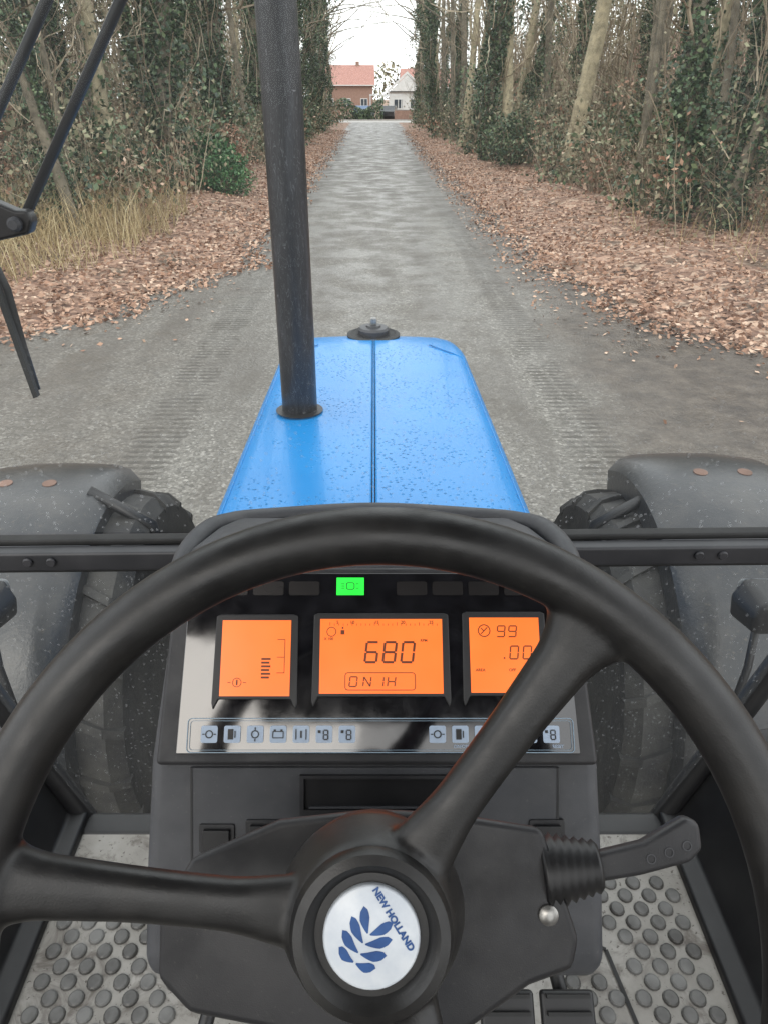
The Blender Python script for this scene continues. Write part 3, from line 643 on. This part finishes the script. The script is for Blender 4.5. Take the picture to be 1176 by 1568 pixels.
def ivytree(seed,h=9.5,r=.17,top=7.5,leaves=6500,bulge=.32,lean=(0,0)):
    mb=MB(); P,_=path((0,0,-.2),(lean[0],lean[1],1),h,12,.05,.05)
    mb.limb(P,[r*(1.25 if i==0 else 1)*(1-.6*i/12) for i in range(13)],9,7)
    branches(mb,P,r*.5,3,9,2.4,1,.2)
    P=np.array(P)
    n=leaves; t=rng.uniform(0,top/h,n)**.9*12; i=np.minimum(t.astype(int),11); f=(t-i)[:,None]; c=P[i]*(1-f)+P[i+1]*f
    th=rng.uniform(0,2*math.pi,n); z=c[:,2]
    bl=np.clip(np.sin(z*2.1+seed)+np.sin(z*4.7+th*1+seed*2)+np.sin(th*2+z*1.1+seed*3)*1.1,-.6,3)
    rr=r*(1-.5*z/h)+.02+np.abs(rng.normal(size=n))*.06+np.maximum(bl,0)*bulge*.33*rng.uniform(.3,1,n)
    C=c+np.stack([np.cos(th)*rr,np.sin(th)*rr,rng.normal(size=n)*.04],1)
    keep=rng.uniform(size=n)<(.3+.7*(bl>-.3)); mb.leaves(C[keep],.052,2,asp=.75)
    for _ in range(6):
        zc=rng.uniform(1.0,top); k=int(zc/h*12); c0=P[min(k,12)]+np.append(rng.normal(size=2)*.45,0)
        mb.leaves(c0+rng.normal(size=(200,3))*np.array([.26,.26,.4]),.05,2,asp=.75)
    for _ in range(16):
        z0=rng.uniform(0,4); a=rng.uniform(0,6.28); Q,_d=path((math.cos(a)*r*1.4,math.sin(a)*r*1.4,z0),(rng.normal()*.2,rng.normal()*.2,1),2.4,6,.15); mb.twig(Q,[.012]*7,1)
    return mb.build('ivy_tree_mesh',TM)
def baretree(seed,h=11,r=.26,ivy=0,bark=0,low=.25,cnt=12,limbs=3,over=0):
    mb=MB(); P,_=path((0,0,-.2),(rng.normal()*.03,rng.normal()*.03,1),h,14,.035,.06)
    mb.limb(P,[r*(1.5 if i==0 else 1.1 if i==1 else 1)*(1-.6*i/14) for i in range(15)],12,bark)
    branches(mb,P,r*.32,3,cnt,3.0,1,low)
    for _ in range(limbs):
        i=rng.integers(6,11); Q,_d=path(P[i],(rng.normal()*.6,rng.normal()*.6,1.2),4.0,7,.12,.03); mb.limb(Q,[r*.35*(1-.8*k/7) for k in range(8)],6,bark); branches(mb,Q,r*.15,2,9,1.8,1,.2)
    for _ in range(over):
        i=rng.integers(7,13); Q,_d=path(P[i],(1,rng.normal()*.4,rng.uniform(.1,.6)),rng.uniform(4.5,6.8),9,.13,.0); mb.limb(Q,[r*.28*(1-.85*k/9) for k in range(10)],5,7); branches(mb,Q,r*.15,3,8,1.9,1,.2)
    if ivy:
        P=np.array(P); n=ivy; t=rng.uniform(0,.45,n)**1.2*14; i=t.astype(int); f=(t-i)[:,None]; c=P[i]*(1-f)+P[i+1]*f; th=rng.uniform(0,6.28,n)
        rr=r*1.05+np.abs(rng.normal(size=n))*.06; mb.leaves(c+np.stack([np.cos(th)*rr,np.sin(th)*rr,0*th],1),.05,2,asp=.75)
    return mb.build('bare_tree_mesh',TM)
IV=[ivytree(i,h=9+i*.6,r=.13+.03*i,bulge=.28+.09*(i%3),leaves=5800+800*i) for i in range(4)]
BT=[baretree(0,11,.25,0,0,.4,9,2),baretree(1,11,.16,400,7,.2,13,2),baretree(2,12,.18,500,0,.3,12,2),baretree(3,9,.075,0,7,.15,14,1)]
OV=baretree(5,11,.20,700,7,.4,6,1,over=5)
def place(me,name,x,y,s=1,rz=None,tilt=(0,0)):
    o=bpy.data.objects.new(name,me); o.location=(x,y,float(gz(x,y))); o.scale=(s,s,s*rng.uniform(.95,1.1)); o.rotation_euler=(tilt[0],tilt[1],rng.uniform(0,6.28) if rz is None else rz); link(o)
place(IV[3],'ivy_tree',6.10,15.6,.95,0)
place(IV[1],'ivy_tree',6.75,14.9,.85,1,(0,.14))
place(BT[0],'bare_tree',5.95,24.5,1.1,0)
place(BT[0],'bare_tree',5.15,31,.9,2)
place(BT[2],'bare_tree',7.9,20,.9)
place(BT[3],'bare_tree',7.0,21,1.0,2,(0,.1))
place(BT[3],'bare_tree',6.2,18.5,1.2,4,(0,-.05))
place(BT[3],'bare_tree',7.3,17,1.2,3,(0,.06))
place(IV[0],'ivy_tree',8.2,18,1.0)
place(BT[3],'bare_tree',-5.15,13.3,1.3,0,(0,-.13))
place(IV[0],'ivy_tree',-5.25,13.5,.5,1,(0,-.1))
place(IV[2],'ivy_tree',-5.6,21.5,1.25)
place(IV[3],'ivy_tree',-4.75,25.5,1.1)
place(IV[0],'ivy_tree',-6.2,23.5,1.2)
place(BT[2],'bare_tree',-6.6,20,1.1)
place(IV[1],'ivy_tree',-7.4,17.5,1.0)
place(IV[3],'ivy_tree',-8.0,20.5,1.0)
place(BT[1],'bare_tree',-8.3,19,1.0)
place(BT[3],'bare_tree',-6.5,17,1.0)
y=32
while y<84:
    for s in(-1,1):
        yy=y+rng.uniform(-1,1); e=4.2+rng.uniform(0,.8)
        k=rng.integers(0,5)
        if k<3: place(IV[rng.integers(0,4)],'ivy_tree',s*e,yy,rng.uniform(.95,1.25))
        else: place(BT[rng.integers(0,3)],'bare_tree',s*e,yy,rng.uniform(.8,1.1))
        x2=s*rng.uniform(6.0,10); y2=yy+rng.uniform(-2,2); k=rng.integers(0,3)
        if k: place(IV[rng.integers(0,4)],'ivy_tree',x2,y2,rng.uniform(.9,1.2))
        else: place(BT[rng.integers(0,3)],'bare_tree',x2,y2,rng.uniform(.9,1.2))
    y+=4.3
for y,s in((38,-1),(44,1),(50,-1),(57,1),(65,-1),(73,1),(80,-1)):
    place(OV,'bare_tree',s*4.8,y,1.0,0 if s<0 else math.pi)
for s in(-1,1):
    for q,(x2,y2) in enumerate(((9.5,17),(10.5,22),(8.8,26),(12,28),(11.5,19),(9.5,31),(13,24),(10.8,33))):
        k=(0,4,5,2,6,7,5,3)[q]
        place((IV+BT)[k],'ivy_tree' if k<4 else 'bare_tree',s*(x2+rng.uniform(-.5,.5)),y2+rng.uniform(-1,1),rng.uniform(.8,1.1))
for s in(-1,1):
    mb=MB()
    for i in range(1450):
        u=rng.uniform(); y=9.5+75*u**1.7; e=abs(float(eL(y) if s<0 else eR(y)))
        off=((2.8 if s>0 else 2.3) if y<28 else 1.6)+abs(rng.normal())*3.0
        if y<14: off+=1.6
        x=s*(e+off); z=float(gz(x,y)); h=rng.uniform(.6,2.3)*(1.9 if off>4.6 else 1)
        sc=1+y/60
        P,_d=path((x,y,z),(rng.normal()*.25,rng.normal()*.25,1),h,5,.14,.02); r=rng.uniform(.004,.013)*sc
        mb.twig(P,[r*(1-.7*k/5) for k in range(6)],1)
        for _ in range(5):
            k=rng.integers(1,5); Q,_d=path(P[k],(rng.normal(),rng.normal(),rng.uniform(-.2,1.0)),rng.uniform(.3,1.1),3,.25,-.02); mb.twig(Q,[r*.55,r*.45,r*.35,r*.2],1)
        if i%8==0: mb.leaves(np.array(P[rng.integers(1,5)])+rng.normal(size=(60,3))*np.array([.3,.3,.3]),.05*sc,2,asp=.7)
        if i%10==1: mb.leaves(np.array(P[rng.integers(1,4)])+rng.normal(size=(40,3))*np.array([.35,.35,.3]),.045*sc,3)
        if i%3==2: mb.leaves(np.array(P[rng.integers(1,5)])+rng.normal(size=(45,3))*np.array([.45,.45,.5]),.045*sc,5)
    link(bpy.data.objects.new('undergrowth',mb.build('undergrowth',TM)))
for s in(-1,1):
    mb=MB()
    n=40000; y=rng.uniform(4,88,n); base=np.where(s<0,10,12.5); x=s*(base+np.abs(rng.normal(size=n))*4.5+np.clip(y-40,0,50)*.03)
    z=rng.uniform(0,1,n)**1.15*8.6; cl=np.sin(x*1.1+y*.8)+np.sin(y*1.7-z*1.3)+np.sin(z*2.1+x*.9); k=cl>-1.0
    if s>0: k&=~((np.abs(y-34)<8)&(z<4.5)&(rng.uniform(size=n)<.75))
    C=np.stack([x,y,z],1)[k]; mb.leaves(C,.125,5)
    for i in range(700):
        y=rng.uniform(4,88); x=s*(10+abs(rng.normal())*5); P,_d=path((x,y,0),(rng.normal()*.1,rng.normal()*.1,1),rng.uniform(5,10),6,.07); r=rng.uniform(.02,.08); mb.twig(P,[r*(1-.6*k/6) for k in range(7)],1)
        for _ in range(7):
            k=rng.integers(1,6); Q,_d=path(P[k],(rng.normal(),rng.normal(),.8),2.2,3,.2); mb.twig(Q,[r*.4,r*.3,r*.2,.005],1)
    link(bpy.data.objects.new('distant_woodland',mb.build('distant_woodland',TM)))
mb=MB(); n=12000; x=rng.uniform(-90,90,n); C=np.stack([x,rng.uniform(165,190,n),rng.uniform(0,1,n)*(7+1.5*np.sin(x*.2)+np.sin(x*.7))],1); mb.leaves(C,.42,5)
link(bpy.data.objects.new('distant_tree_line',mb.build('distant_tree_line',TM)))
def shrub(n,rx,rz,mi,size):
    mb=MB(); u=rng.normal(size=(n,3)); u/=np.linalg.norm(u,axis=1)[:,None]; rad=rng.uniform(.35,1,n)**.5; rad*=1+.25*np.sin(u[:,0]*5+u[:,2]*4)+.18*np.sin(u[:,1]*9+u[:,2]*3)
    C=u*rad[:,None]*np.array([rx,rx,rz]); C[:,2]+=rz*.85; C=C[C[:,2]>.02]; mb.leaves(C,size,mi,asp=.4)
    for _ in range(24):
        P,_d=path((0,0,0),(rng.normal()*.6,rng.normal()*.6,1),rz*1.7,4,.15); mb.twig(P,[.02,.015,.012,.008,.004],1)
    return mb.build('shrub_mesh',TM)
SH=shrub(3000,.85,.75,4,.065)
place(SH,'evergreen_shrub',-3.9,20.9,.75); place(SH,'evergreen_shrub',-4.5,21.8,1.0)
SI=shrub(2600,.8,.8,2,.06); place(SI,'ivy_shrub',4.9,28.5,1.1); place(SH,'evergreen_shrub',-5.8,30,1.1); place(SI,'ivy_shrub',-6.6,18.6,1.1); place(SI,'ivy_shrub',-8.2,15.8,1.0); place(SI,'ivy_shrub',-5.4,19.3,.8)
BS=shrub(2200,.9,.9,3,.055)
place(BS,'beech_shrub',-4.7,24.5,1.1); place(BS,'beech_shrub',-9.5,19,1.6); place(BS,'beech_shrub',-8.6,16.5,1.3)
mb=MB()
for i in range(3600):
    y=rng.uniform(9.5,17); x=float(eL(y))-rng.uniform(1.8,6.5)
    if rng.uniform()<.06: x=-x+.8
    z=float(gz(x,y)); h=rng.uniform(.2,.95); dx,dy=rng.normal(size=2)*.3; mb.twig([(x,y,z),(x+dx*.4,y+dy*.4,z+h*.6),(x+dx*1.3,y+dy*1.3,z+h)],[.006,.004,.001],6)
link(bpy.data.objects.new('dry_grass',mb.build('dry_grass',TM)))
mb=MB()
n=60000; y=6+60*rng.uniform(size=n)**2.2; s=np.where(rng.uniform(size=n)<.5,-1,1)
off=rng.exponential(3.2,n)-.25-.35*rng.uniform(size=n)**3; x=np.where(s<0,eL(y)-off,eR(y)+off); k=np.abs(x)<14
x,y=x[k],y[k]; mb.leaves(np.stack([x,y,gz(x,y)+.02+rng.uniform(0,.02,len(x))],1),.038,3,upbias=.35)
n=5200; y=rng.uniform(4,40,n)**1; s=np.where(rng.uniform(size=n)<.22,-1,1); off=-rng.exponential(.7,n); x=np.where(s<0,eL(y)-off,eR(y)+off); k=(np.abs(x)>1.9)&(np.abs(x)<9)
mb.leaves(np.stack([x[k],y[k],np.full(k.sum(),.018)],1),.028,3,upbias=.2)
link(bpy.data.objects.new('fallen_leaves',mb.build('fallen_leaves',TM)))
# ============================================================ BUILDINGS
M['brick']=mat('brick_wall',(.18,.11,.085),(.27,.17,.13),rough=.85,scale=6)
M['roofred']=mat('red_roof_tiles',(.27,.13,.105),(.35,.18,.145),rough=.7,scale=3)
M['roofgrey']=mat('grey_roof_tiles',(.13,.115,.10),(.20,.18,.16),rough=.7,scale=3)
M['wpaint']=mat('white_paint',(.46,.46,.45),(.54,.54,.53),rough=.5,scale=2)
M['win']=mat('window_glass',(.02,.03,.04),(.06,.07,.08),rough=.1,scale=2)
M['wood']=mat('weathered_wood',(.12,.10,.08),(.22,.19,.15),rough=.8,scale=10)
def house(name,x,y,w,dp,he,hr,wall,roof,gable=False):
    e=empty(name,(x,y,0))
    box('walls',(0,dp/2,he/2),(w,dp,he),wall,e)
    if gable:
        V=[(-w/2-.4,-.4,he-.1),(w/2+.4,-.4,he-.1),(0,-.4,hr),(-w/2-.4,dp+.4,he-.1),(w/2+.4,dp+.4,he-.1),(0,dp+.4,hr)]
        mesh('roof',V,[(0,3,5,2),(1,2,5,4),(0,1,4,3)],roof,e); mesh('gable_wall',[(-w/2,-.42,he),(w/2,-.42,he),(0,-.42,hr-.25)],[(0,1,2)],wall,e)
        for s in(-1,1):
            V=[(s*(w/2+.4),-.45,he-.25),(s*(w/2+.4),-.45,he+.1),(0,-.45,hr+.15),(0,-.45,hr-.2)]; mesh('bargeboard',V,[(0,1,2,3)],M['wpaint'],e)
    else:
        V=[(-w/2-.4,-.5,he-.1),(w/2+.4,-.5,he-.1),(w/2+.4,dp+.5,he-.1),(-w/2-.4,dp+.5,he-.1),(-w/2-.3,dp/2,hr),(w/2+.3,dp/2,hr)]
        mesh('roof',V,[(0,1,5,4),(2,3,4,5),(1,2,5),(3,0,4),(3,2,1,0)],roof,e)
        box('gutter',(0,-.55,he-.05),(w+.9,.15,.15),M['wpaint'],e)
        box('chimney',(w*.2,dp/2,hr+.1),(.7,.7,.9),M['brick'],e)
    n=max(2,int(w/2.4))
    for i in range(n):
        xx=-w/2+(i+.5)*w/n
        box('window_frame',(xx,-.02,1.55),(1.35,.08,1.25),M['wpaint'],e)
        for q in(-1,1): box('window',(xx+q*.31,-.05,1.55),(.52,.06,1.05),M['win'],e)
    return e
house('brick_house',-4.9,154,9.5,9,4.3,7.6,M['brick'],M['roofred'])
house('brick_house',10.5,160,10,9,4.0,7.2,M['brick'],M['roofred'])
house('white_house',4.6,116,4.6,9,3.1,5.3,M['wpaint'],M['roofgrey'],True)
house('brick_house',-22,120,12,8,3.4,6.4,M['brick'],M['roofred'])
house('brick_house',20,46,9,8,3.0,5.6,M['brick'],M['roofred'])
house('brick_house',24,112,12,8,3.4,6.4,M['brick'],M['roofred'])
pe=empty('carport',(1.6,108,0)); box('carport_roof',(0,0,2.6),(4.2,2.4,.16),M['wpaint'],pe)
for q in(-2,-.7,.7,2): box('post',(q,-1.1,1.3),(.12,.12,2.55),M['wpaint'],pe)
gw=empty('garden_wall',(0,98,0)); box('wall',(5.0,0,.5),(5,.25,1.0),M['brick'],gw); box('coping',(5.0,0,1.04),(5.1,.32,.07),M['road2'],gw); box('wall_left',(-9,0,.5),(10,.25,1.0),M['brick'],gw)
mb=MB(); n=5000; x=rng.uniform(-12,1.2,n); mb.leaves(np.stack([x,rng.uniform(99.2,100.8,n),rng.uniform(0,1,n)*(1.7+.6*np.sin(x*1.3))],1),.13,2)
link(bpy.data.objects.new('hedge',mb.build('hedge',TM)))
def car(x,y,c,rz=0):
    pc=empty('parked_car',(x,y,0)); pc.rotation_euler=(0,0,rz); cm=mat('car_paint',c,rough=.25)
    prism('body',[(-2.1,.3),(2.1,.3),(2.15,.75),(1.9,.9),(1.1,.98),(.6,1.42),(-1.1,1.45),(-1.8,.98),(-2.15,.85)],(0,.85,0),(1,0,0),(0,0,1),1.7,cm,pc,bev=.06)
    prism('side_windows',[(-1.55,.98),(.95,.98),(.5,1.36),(-1.05,1.38)],(0,.86,0),(1,0,0),(0,0,1),1.72,M['win'],pc)
    for q in(-1.35,1.35): revolve('wheel',[(.32,-.88),(.32,.88)],(q,0,.32),(1,0,0),(0,0,1),M['tyre'],pc,20)
car(-1.2,104,(.05,.09,.16),1.3); car(2.0,103.5,(.02,.022,.025),1.4); car(-6.2,104,(.25,.26,.28),1.2)
fe=empty('garden_fence',(-10.2,21,.1))
for i in range(26): box('slat',(i*.16-2.0,0,.85),(.09,.03,1.2),M['wood'],fe,rot=(0,math.radians(12),0))
for z in(.4,1.25): box('rail',(0,.03,z),(4.4,.04,.08),M['wood'],fe)
# ============================================================ LIGHT
W=bpy.data.worlds.new('World'); S.world=W; W.use_nodes=True; nt=W.node_tree
bg=nt.nodes['Background']; sk=nt.nodes.new('ShaderNodeTexSky'); sk.sky_type='NISHITA'; sk.sun_disc=False
sk.sun_elevation=math.radians(42); sk.sun_rotation=math.radians(200); sk.dust_density=4; sk.air_density=1.5
c=mixc(nt,.78,sk.outputs[0],(19.6,20.0,20.2)); nt.links.new(c,bg.inputs[0]); bg.inputs[1].default_value=.145
su=bpy.data.lights.new('sun','SUN'); su.energy=.7; su.angle=math.radians(28); su.color=(1,.96,.9)
so=bpy.data.objects.new('sun',su); link(so)
az=math.radians(200); el=math.radians(42); dirv=Vector((math.sin(az)*math.cos(el),math.cos(az)*math.cos(el),math.sin(el)))
so.rotation_euler=dirv.to_track_quat('Z','Y').to_euler()
cam=bpy.data.cameras.new('camera'); co=bpy.data.objects.new('camera',cam); link(co)
co.location=(0,0,H); co.rotation_euler=(math.radians(60),0,0)
cam.sensor_fit='VERTICAL'; cam.sensor_height=36; cam.lens=36*1100/1568; cam.shift_x=16/1568; cam.clip_start=.02; cam.clip_end=3000
S.camera=co
S.view_settings.view_transform='Standard'; S.view_settings.look='None'; S.view_settings.exposure=0
